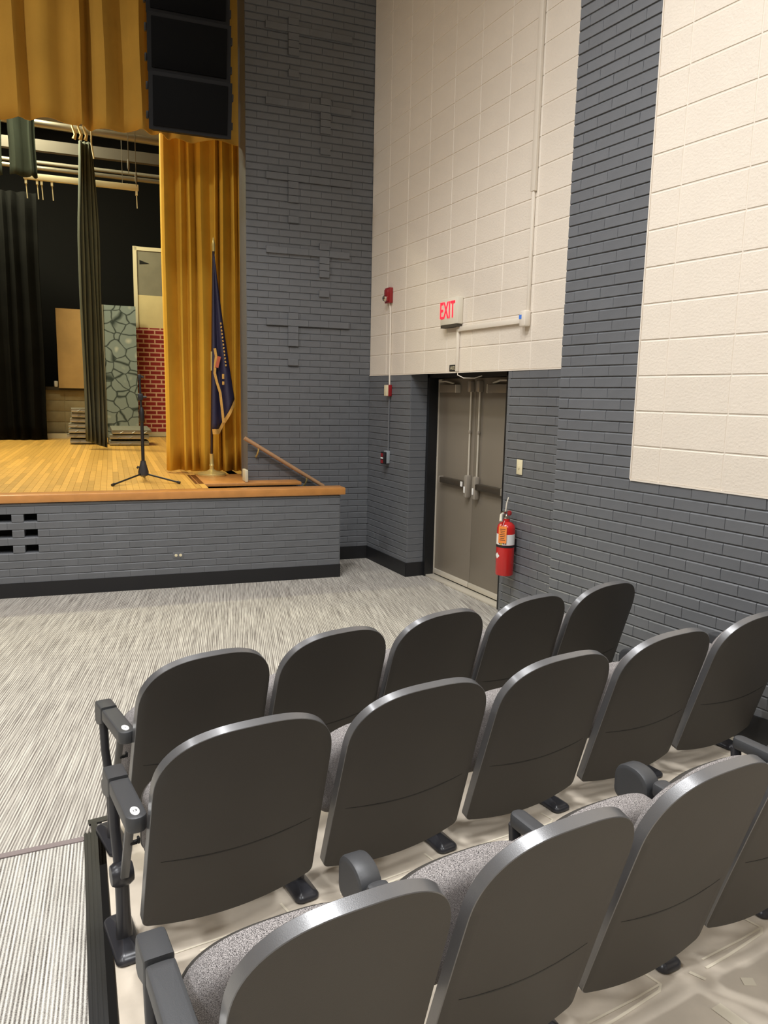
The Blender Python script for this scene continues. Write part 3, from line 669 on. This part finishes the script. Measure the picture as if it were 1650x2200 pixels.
MB().lathe((0, 0, .05), [(.022, 0), (.05, .015), (.052, .05), (.03, .13), (.024, .16)], 16).build('base_hub', M['steel'], ms)
MB().tube([(0, 0, .1), (0, 0, .62)], .0165, 10).build('lower_tube', M['black'], ms)
MB().tube([(0, 0, .6), (-.012, 0, 1.04)], .011, 10).build('upper_tube', M['black'], ms)
MB().lathe((0, 0, .62), [(.018, -.03), (.026, -.02), (.026, .06), (.02, .1), (.013, .12)], 12).build('clutch', M['black'], ms)
MB().box((-.008, 0, .84), (.05, .04, .07), None, .01).tube([(-.03, 0, .84), (.05, 0, .84)], .012, 8).build('boom_clamp', M['black'], ms)
MB().box((-.012, 0, 1.03), (.03, .03, .06), None, .006).tube([(-.012, 0, 1.05), (.025, 0, 1.03)], .012, 8).build('clip_mount', M['black'], ms)
MB().tube([(-.045, -.01, .14), (-.06, -.01, .15)], .014, 8).tube([(-.02, 0, .14), (-.05, -.01, .145)], .005, 6).build('clamp_knob', M['black'], ms)
for (x_, y_) in ((-.30, -.36), (.33, -.27), (.02, .42)):
    lg = MB().tube([(0, 0, .085), (x_*.98, y_*.98, .014)], .009, 8).build('leg', M['black'], ms)
    MB().tube([(x_*.93, y_*.93, .018), (x_, y_, .013)], .014, 8).build('rubber_foot', M['black'], lg)
hr = empty('handrail', S(-.95, -.07, 0), AP, 'sloping wooden handrail fixed to the grey brick wall', 'handrail')
MB().tube([(-.42, -.01, 1.345), (.42, -.01, .83)], .02, 12).build('rail', M['railwood'], hr)
for f in (.17, .78):
    x_, z_ = -.42+.84*f, 1.345-.515*f
    MB().tube([(x_, -.01, z_-.018), (x_, -.01, z_-.045), (x_-.012, .03, z_-.10), (x_-.012, .066, z_-.11)], [.008, .008, .009, .013], 8).build('bracket', M['brass'], hr)
# outlet on the apron
ou = empty('floor_outlet', S(-2.105, -.770, .304), AP, 'small duplex outlet in the grey brick stage front', 'outlet')
MB().box((0, 0, 0), (.1, .006, .06), None, .003).build('cover_plate', M['brick'], ou)
for x_ in (-.02, .02): MB().lathe((x_, -.004, 0), [(.014, 0), (.014, -.003), (.012, -.005)], 14, 'y').build('socket', M['ivory'], ou)
# ================================================================== THINGS ON THE DOOR WALL  (x = 0 face, out = -x)
WA = lambda y, z, x=0.: Vector((x-.003, y, z))
FW = lambda o, y, z: setattr(o, 'matrix_basis', Matrix(((0, -1, 0, -.003), (-1, 0, 0, y), (0, 0, 1, z), (0, 0, 0, 1)))) or o   # local x -> toward camera, local y -> out
ex = FW(tag(empty('exit_sign'), 'red lit EXIT sign in a cream box above the doors', 'exit sign'), -1.73, 2.53)
MB().box((0, .028, 0), (.285, .056, .222), None, .006).build('housing', M['exitbox'], ex)
MB().box((0, .03, -.122), (.27, .05, .025)).build('lower_slot', M['ledge'], ex)
o = link('letters', text_mesh('EXIT', .205, M['exitred'], .003, 'letters', .60), ex); o.matrix_basis = Matrix(((1, 0, 0, -.024), (0, 0, 1, .0585), (0, 1, 0, .005), (0, 0, 0, 1)))
sr = FW(tag(empty('fire_alarm_strobe'), 'red fire alarm strobe on the cream wall left of the exit sign', 'fire alarm'), -.475, 2.80)
MB().box((0, .02, 0), (.11, .04, .15), None, .006).box((0, .045, 0), (.085, .02, .12), None, .008).build('backbox', M['red'], sr)
MB().lathe((-.005, .055, -.03), [(.03, 0), (.028, .02), (.012, .03)], 14, 'y').build('strobe_lens', M['chrome'], sr)
cd1 = tag(MB().tube([(-.012, -.475, 2.73), (-.012, -.505, 2.64), (-.012, -.512, 1.91)], .009, 8).build('conduit', M['cream']), 'thin vertical conduit below the red alarm strobe', 'conduit')
cd2 = tag(MB().tube([(-.012, -.512, 1.8), (-.012, -.516, 1.22)], .009, 8).build('conduit', mat('conduit_grey', GREY, .45)), 'grey painted conduit below the small red and cream box', 'conduit')
pb = FW(tag(empty('alarm_box'), 'small red and cream alarm box on the conduit', 'alarm box'), -.515, 1.855)
MB().box((0, .02, 0), (.075, .04, .115), None, .004).build('red_box', M['red'], pb)
MB().box((0, .047, 0), (.07, .018, .11), None, .004).build('cream_cover', M['ivory'], pb)
pl = FW(tag(empty('pull_station'), 'black and red pull station at the foot of the conduit', 'pull station'), -.505, 1.165)
MB().box((0, .02, .01), (.07, .04, .13), None, .004).build('backbox', mat('box_grey', hexc(150, 156, 158), .45), pl)
MB().box((0, .058, 0), (.075, .035, .125), None, .005).build('black_front', M['black'], pl)
MB().box((0, .077, .032), (.05, .004, .035)).box((0, .077, -.035), (.05, .004, .035)).build('red_label', M['red'], pl)
MB().box((0, .077, 0), (.05, .006, .014)).build('white_handle', M['white'], pl)
tg = FW(tag(empty('room_tag'), 'small black room tag above the doors', 'sign'), -1.74, 2.051)
MB().box((0, .003, 0), (.11, .005, .055)).build('tag_plate', M['ink'], tg)
o = link('lettering', text_mesh('AU2', .045, M['ivory'], .0006, 'lettering', .9), tg); o.matrix_basis = Matrix(((1, 0, 0, 0), (0, 0, 1, .0064), (0, 1, 0, 0), (0, 0, 0, 1)))
rw = tag(MB().box((-.014, -1.822, 2.19), (.02, .03, .34), None, .003).box((-.014, -2.29, 2.376), (.022, .93, .04), None, .003).box((-.014, -1.83, 2.376), (.026, .04, .045), None, .003).build('surface_raceway', M['cream']), 'cream wire raceway running from the door head to the sensor box', 'raceway')
rv = empty('wire_raceway', (-.014, -2.80, 2.44), 0, 'tall vertical cream raceway climbing the wall above the sensor', 'raceway')
MB().box((0, 0, .42), (.018, .026, .84), None, .003).build('lower_run', M['cream'], rv)
MB().box((-.002, .0, 3.3), (.024, .05, 4.92), None, .003).build('upper_run', M['cream'], rv)
sb = FW(tag(empty('sensor_box'), 'small cream box with blue sticker at the raceway corner', 'sensor box'), -2.79, 2.385)
MB().box((0, .028, 0), (.075, .056, .115), None, .012).build('body', M['cream'], sb)
MB().box((-.02, .057, .012), (.03, .002, .03)).build('sticker', M['blue'], sb)
tag(MB().tube([(-.008, -1.826, 2.03), (-.01, -1.83, 1.99), (.02, -1.88, 1.965), (.08, -1.96, 1.965), (.13, -2.0, 1.985)], .0045, 6).build('loose_cable', M['cream']), 'loose white cable drooping into the doorway head', 'cable')
sw = FW(tag(empty('light_switch'), 'ivory light switch on the grey brick right of the doors', 'light switch'), -2.78, 1.28)
MB().box((0, .005, 0), (.07, .008, .115), None, .003).build('cover_plate', M['ivory'], sw)
MB().box((0, .012, 0), (.01, .012, .024), None, .002).build('toggle', M['ivory'], sw)
# fire extinguisher
fx = FW(tag(empty('fire_extinguisher'), 'red fire extinguisher hanging beside the double doors', 'fire extinguisher'), -2.755, .44)
MB().lathe((0, .085, 0), [(.066, 0), (.07, .008), (.07, .365), (.064, .39), (.045, .41), (.026, .42), (.026, .44)], 32).build('cylinder', M['extred'], fx)
MB().lathe((0, .085, .222), [(.0715, 0), (.0715, .018)], 32).build('strap', M['black'], fx)
MB().box((0, .012, .23), (.05, .02, .1)).build('wall_bracket', M['black'], fx)
def wrap(z0, z1, a0, a1, r, name, m, parent, n=14):
    mb = MB(); vs = []
    for i in range(n+1):
        a = a0+(a1-a0)*i/n
        for rr in (r-.002, r):
            for z in (z0, z1): vs.append((rr*math.cos(a), .085+rr*math.sin(a), z))
    fs = []
    for i in range(n):
        b = i*4; fs += [(b+2, b+6, b+7, b+3), (b, b+1, b+5, b+4), (b+1, b+3, b+7, b+5), (b, b+4, b+6, b+2)]
    mb.add(vs, fs+[(0, 2, 3, 1), (4*n, 4*n+1, 4*n+3, 4*n+2)], True); return mb.build(name, m, parent)
wrap(.242, .325, -.7, 2.6, .0708, 'white_label', M['white'], fx)
wrap(.243, .285, 1.02, 1.2, .0716, 'yellow_mark', M['yellow'], fx, 3)
for a in (.55, .8, 1.3): wrap(.25, .268, a, a+.1, .0716, 'pictogram', M['ink'], fx, 2)
dm = MB(); vs = []
for i in range(9):
    f = i/8; a = 1.25+.75*f; hh = .024*(1-abs(2*f-1))+.0004
    for rr_ in (.069, .0712):
        for q_ in (-hh, hh): vs.append((rr_*math.cos(a), .085+rr_*math.sin(a), .155+q_))
dm.add(vs, [t for i in range(8) for t in ((i*4+2, i*4+6, i*4+7, i*4+3), (i*4, i*4+1, i*4+5, i*4+4))]); dm.build('diamond_sticker', M['white'], fx)
MB().lathe((0, .085, .43), [(.02, 0), (.024, .01), (.024, .035), (.014, .05)], 14).box((0, .095, .485), (.03, .07, .03), None, .006).build('valve', M['chrome'], fx)
MB().tube([(0, .11, .49), (.02, .15, .475), (.045, .17, .43)], [.01, .011, .012], 8).build('lever', M['alu'], fx)
MB().tube([(.005, .1, .5), (.0, .09, .56), (-.008, .07, .605)], [.006, .006, .004], 6).build('top_lever', M['alu'], fx)
MB().lathe((.05, .09, .492), [(.02, 0), (.02, .012)], 14, 'y').build('gauge', M['red'], fx)
MB().tube([(-.02, .06, .47), (-.06, .05, .43), (-.062, .05, .33), (-.06, .06, .26)], .009, 8).build('hose', M['black'], fx)
RT = Matrix.Rotation(-.62, 3, 'Z')
TP = lambda x, y, z: RT @ Vector((x, y, 0)) + Vector((.045, .148, z))
tgm = MB().box(TP(0, 0, .325), (.064, .002, .13), RT).build('inspection_tag', M['orange'], fx)
tl = MB()
for i in range(7): tl.box(TP(0, .0016, .368-.014*i), (.044-.006*(i % 3), .001, .0035), RT)
tl.build('tag_print', M['ledge'], tgm); tl_o = tgm.children[0]; tl_o['kind'] = 'stuff'
MB().tube([TP(0, 0, .388), (.03, .125, .43)], .0015, 5).build('tag_string', M['white'], tgm)
# ================================================================== SEATING
def rounded(w, h, rt, rb, n=9, wb=None, arch=0., sag=0., px_=2.5):
    """outline of a panel, v from 0 to h, top corners radius rt, bottom corners rb"""
    wb = wb or w; pts = []
    def arc(cx, cz, rx, rz, a0, a1, e):
        for i in range(n+1):
            a = a0+(a1-a0)*i/n; c, s_ = math.cos(a), math.sin(a)
            pts.append((cx+rx*math.copysign(abs(c)**(2/e), c), cz+rz*math.copysign(abs(s_)**(2/e), s_)))
    arc(wb/2-rb, rb, rb, rb, -math.pi/2, 0, 2)
    for i in range(1, 5): f = i/5; pts.append((wb/2+(w-wb)/2*f, rb+(h-rt-arch-rb)*f))
    rz = rt+arch; m = 3*n                                       # one smooth crown from shoulder to shoulder
    for i in range(m+1):
        a = math.pi*i/m; c, s_ = math.cos(a), math.sin(a)
        pts.append((w/2*math.copysign(abs(c)**(2/px_), c), h-rz+rz*abs(s_)**(2/px_)))
    for i in range(4, 0, -1): f = i/5; pts.append((-wb/2-(w-wb)/2*f, rb+(h-rt-arch-rb)*f))
    arc(-wb/2+rb, rb, rb, rb, math.pi, 1.5*math.pi, 2)
    for i in range(1, m): f = i/m; x = -(wb/2-rb)*(1-2*f); pts.append((x, -sag*(1-(x/(wb/2-rb))**2)))
    return pts
def pillow(outline, prof, dome0, dome1, disp, place):
    """closed panel: prof = [(inset, n)] from the rear edge to the front edge; the caps are domed"""
    n = len(outline); cx = sum(p[0] for p in outline)/n; cz = (min(p[1] for p in outline)+max(p[1] for p in outline))/2
    nor = []
    for i in range(n):
        a, b = outline[i-1], outline[(i+1) % n]; dx, dz = b[0]-a[0], b[1]-a[1]; L = math.hypot(dx, dz) or 1; nor.append((dz/L, -dx/L))
    rings = []
    def ring(ins, nn): return [(outline[i][0]-nor[i][0]*ins, outline[i][1]-nor[i][1]*ins, nn) for i in range(n)]
    def scaled(base, f, nn): return [(cx+(p[0]-cx)*f, cz+(p[1]-cz)*f, nn) for p in base]
    b0 = ring(*prof[0]); b1 = ring(*prof[-1])
    for f in (.05, .35, .65, .88): rings.append(scaled(b0, f, prof[0][1]-dome0*(1-f*f)))
    rings += [ring(*p) for p in prof]
    for f in (.88, .65, .35, .05): rings.append(scaled(b1, f, prof[-1][1]+dome1*(1-f*f)))
    mb = MB(); vs = []
    for r in rings: vs += [place(u, v, nn+disp(u, v)) for (u, v, nn) in r]
    fs = [(j*n+i, j*n+(i+1) % n, (j+1)*n+(i+1) % n, (j+1)*n+i) for j in range(len(rings)-1) for i in range(n)]
    fs += [tuple(range(n-1, -1, -1)), tuple((len(rings)-1)*n+i for i in range(n))]
    return mb.add(vs, fs, True)
LEAN = .276
BASE = [.158]
def back_place(u, v, n):
    n -= .022*v*v
    return (u, n*math.cos(LEAN)-v*math.sin(LEAN), BASE[0]+v*math.cos(LEAN)+n*math.sin(LEAN))
CURV = .32
disp_b = lambda u, v: CURV*u*u
SLEAN = .11
def seat_place(u, v, n): return (u, .217+n*math.cos(SLEAN)-v*math.sin(SLEAN), .255+v*math.cos(SLEAN)+n*math.sin(SLEAN))
_sm = {}
def seat_meshes(W, sp, base):
    BASE[0] = base
    if W in _sm: return _sm[W]
    d = {}
    ol = rounded(W, .706, .188, .022, 12, W+.012, .03, .018, 2.54)
    d['backrest'] = pillow(ol, [(.0016, 0), (0, .0014), (0, .0296), (.0016, .031)], 0, 0, disp_b, back_place).mesh('backrest', M['plastic'])
    me = d['backrest']; me.materials.append(M['rimglare']); no = len(ol)
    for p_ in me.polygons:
        if 4*no <= p_.index < 7*no-no*0 and 4*no <= p_.index < 6*no: p_.material_index = 1  # rim faces get the lightened glare colour
    # moulded seam across the lower part of the shell
    pts = []; w = W/2-.035; n = 24
    mb = MB(); vs = []
    for i in range(n+1):
        u = -w+2*w*i/n; v = .245+.012*(u/w)**2; hh = .0022*(1-abs(u/w)**4)+.0003
        for (dv, dn) in ((-hh, -.0006), (hh, -.0006), (hh, .003), (-hh, .003)): vs.append(back_place(u, v+dv, disp_b(u, v)+dn))
    mb.add(vs, [(i*4+j, i*4+(j+1) % 4, i*4+4+(j+1) % 4, i*4+4+j) for i in range(n) for j in range(4)], True)
    d['seam'] = mb.mesh('seam', M['seam'])
    oc = [(u, v+.12) for u, v in rounded(W-.06, .54, .15, .05, 9, None, .03)]
    d['back_cushion'] = pillow(oc, [(.006, .028), (0, .036), (0, .052), (.008, .064), (.022, .072)], 0, .012, disp_b, back_place).mesh('back_cushion', M['fabric'])
    os_ = rounded(min(.462, sp-.052), .325, .125, .06, 9, None, .02)
    d['seat_cushion'] = pillow(os_, [(.03, -.075), (.012, -.066), (.002, -.05), (0, -.03), (.002, 0)], .012, 0, lambda u, v: .25*u*u, seat_place).mesh('seat_cushion', M['fabric'])
    od = [(u*.99, v*.955-.004) for u, v in os_]
    d['seat_pan'] = pillow(od, [(.0, .0), (-.003, .006), (.0, .02), (.014, .034)], 0, .012, lambda u, v: .25*u*u, seat_place).mesh('seat_pan', M['plastic'])
    _sm[W] = d; return d
def standard_meshes():
    d = {}
    fo = rounded(.088, .24, .03, .025, 6)
    mb = pillow(fo, [(0, 0), (0, .008), (.006, .016), (.02, .024)], 0, .01, lambda u, v: 0, lambda u, v, n: (u, .085+v, n))
    d['foot'] = mb.mesh('foot', M['steel'])
    d['post'] = MB().tube([(0, .19, .02), (0, .195, .12), (0, .20, .22)], [.026, .022, .022], 12).mesh('post', M['steel'])
    d['hub'] = MB().lathe((0, .20, .235), [(.01, -.036), (.03, -.033), (.038, -.02), (.04, 0), (.038, .02), (.03, .033), (.01, .036)], 18, 'x').mesh('hub', M['steel'])
    d['front_strut'] = MB().tube([(-.004, .21, .25), (-.004, .26, .36), (-.004, .275, .52)], [.017, .017, .018], 10).mesh('front_strut', M['steel'])
    d['rear_bar'] = MB().box((.0, .095, .385), (.026, .012, .30), Matrix.Rotation(.42, 3, 'X'), .003).mesh('rear_bar', M['greybar'])
    d['lock_pin'] = MB().box((.016, .085, .40), (.022, .012, .012), None, .003).box((.03, .085, .405), (.008, .016, .02), None, .003).mesh('lock_pin', M['black'])
    def slab(w, y0, y1, z0, z1, rr, rf, bev=.007):
        """arm pad: plan outline with a round rear end (radius rr) and front end (radius rf), softened top and bottom"""
        ol = rounded(w, y1-y0, rf, rr, 8, None, 0., 0., 2.2)
        return pillow(ol, [(bev, 0), (bev*.3, bev*.3), (0, bev), (0, z1-z0-bev), (bev*.3, z1-z0-bev*.3), (bev, z1-z0)], 0, .001, lambda u, v: 0, lambda u, v, n: (u, y0+v, z0+n))
    def side(w, ol, y0, z0, bev=.008):
        return pillow(ol, [(bev, 0), (bev*.3, bev*.3), (0, bev), (0, w-bev), (bev*.3, w-bev*.3), (bev, w)], 0, 0, lambda u, v: 0, lambda u, v, n: (n-w/2, y0+u, z0+v))
    d['armrest'] = slab(.060, -.06, .19, .512, .56, .0285, .006).mesh('armrest', M['arm'])
    d['armrest_cap'] = side(.062, [(-.045, 0), (.02, -.03), (.048, -.02), (.05, .03), (.04, .062), (.02, .066), (-.05, .066), (-.052, .03)], .247, .497).mesh('armrest_cap', M['arm'])
    tall = rounded(.135, .125, .055, .03, 8, None, 0., 0., 2.2)
    d['cap_tall'] = side(.060, tall, .28, .445, .010).mesh('armrest_cap', M['arm'])
    d['thin_arm'] = slab(.050, .05, .285, .517, .559, .015, .024, .010).mesh('armrest', M['arm'])
    d['inner_arm'] = slab(.056, .04, .205, .514, .558, .02, .015, .010).mesh('armrest', M['arm'])
    d['bracket'] = MB().tube([(0, .30, .36), (0, .335, .40), (0, .33, .45), (0, .28, .46)], .016, 8).mesh('bracket', M['silver'])
    vs = [(.0125*math.cos(a), -.02+.024*math.sin(a), z) for z in (.5595, .5618) for a in [2*math.pi*k/24 for k in range(24)]]
    d['number_plate'] = MB().add(vs, [tuple(range(23, -1, -1)), tuple(range(24, 48))]+[(k, (k+1) % 24, 24+(k+1) % 24, 24+k) for k in range(24)]).mesh('number_plate', M['plate'])
    return d
SMX = standard_meshes()
def standard(parent, x, kind, plate=None):
    for nm in ('foot', 'post', 'hub', 'front_strut', 'rear_bar', 'lock_pin'):
        o = link(nm, SMX[nm], parent); o.location.x = x
    if kind == 'thin': o = link('armrest', SMX['thin_arm'], parent); o.location.x = x; return
    a = link('armrest', SMX['armrest' if plate or kind == 'cap' else 'inner_arm'], parent); a.location.x = x
    c = link('armrest_cap', SMX['cap_tall' if kind == 'tall' else 'armrest_cap'], parent); c.location.x = x
    if kind == 'tall': o = link('bracket', SMX['bracket'], parent); o.location.x = x; o['label'] = 'silver bracket'
    if plate:
        link('number_plate', SMX['number_plate'], a)['label'] = 'white oval number plate'
        t = link('plate_number', text_mesh(plate, .014, M['ink'], .0004, 'plate_number'), a); t.location = (0, -.02, .5624)
ORD = ('first', 'second', 'third', 'fourth', 'fifth')
ROWN = ('front row', 'middle row', 'back row')
def row(ri, r_left, sp, d0, ang, yaw, n, W, base, kinds, plate):
    ds = seat_meshes(W, sp, base)
    for i in range(n):
        r = r_left+sp*(i+.5); d = d0+ang*(r-r_left-sp/2); z = floor_z(d)
        if i == 0: lab = 'black theater seat in the %s, at the aisle end by the carpet' % ROWN[ri]
        elif i == n-1: lab = 'black theater seat in the %s, last one before the right wall' % ROWN[ri]
        else: lab = 'black theater seat in the %s, %s from the aisle' % (ROWN[ri], ORD[i])
        e = empty('theater_seat', G(r, d, z+.004), AB+yaw, lab, 'seat', '%s of theater seats' % ROWN[ri])
        for nm in ('backrest', 'back_cushion', 'seat_cushion', 'seat_pan'): link(nm, ds[nm], e)
        e.children[0]['label'] = 'black plastic back shell'
        link('seam', ds['seam'], e.children[0])
        standard(e, -sp/2-(.012 if i == 0 and ri == 2 else 0), kinds[i], plate if i == 0 else None)
        if i == n-1: standard(e, sp/2, kinds[n])
row(0, -3.511, .542, -4.438, .053, .08, 5, .512, .164, ('cap', 'thin', 'tall', 'thin', 'tall', 'cap'), '1')
row(1, -3.612, .596, -5.098, .0, .01, 5, .545, .150, ('cap', 'thin', 'tall', 'thin', 'tall', 'cap'), '13')
row(2, -3.697, .492, -5.98, .0, -.03, 5, .436, .174, ('cap', 'tall', 'thin', 'tall', 'thin', 'thin'), '13')
# ------------------------------------------------------------------ old marks on the concrete
def mark(pts, w, name='paint_mark', m=None):
    mb = MB(); vs = []; n = len(pts)
    for i, (r, d) in enumerate(pts):
        a = pts[max(i-1, 0)]; b = pts[min(i+1, n-1)]; tx, ty = b[0]-a[0], b[1]-a[1]; L = math.hypot(tx, ty) or 1; ox, oy = -ty/L*w/2, tx/L*w/2
        for (sx_, lz) in ((-1, .0045), (1, .0045)): vs.append(G(r+ox*sx_, d+oy*sx_, floor_z(d)+lz+.0012))
    mb.add(vs, [(2*i, 2*i+1, 2*i+3, 2*i+2) for i in range(n-1)]); return mb.build(name, m or M['paintmark'], cf)
for (rl, sp, dd, n) in ((-3.612, .596, -5.03, 5), (-3.672, .4875, -5.895, 5)):
    for i in range(n+1):
        r = rl+sp*i
        if i: mark([(r-.09, dd+.06), (r-.085, dd-.005), (r-.11, dd-.02), (r-.30, dd-.03), (r-.40, dd-.03)], .009)
        mark([(r+.11, dd-.0), (r+.30, dd-.005), (r+.40, dd-.003)], .007)
        if dd < -5.5: mark([(r+.03, dd-.015), (r+.045, dd-.06)], .012); mark([(r-.02, dd-.14), (r-.02, dd-.30)], .04); mark([(r+.13, dd-.12), (r+.16, dd-.14)], .03)
rr = random.Random(3)
for i in range(26):
    r, d = rr.uniform(-3.5, -.8), rr.uniform(-6.6, -4.3); mark([(r, d), (r+rr.uniform(-.03, .03), d+rr.uniform(.008, .03))], rr.uniform(.006, .02), 'paint_chip', M['bare'])
bpy.context.view_layer.update()
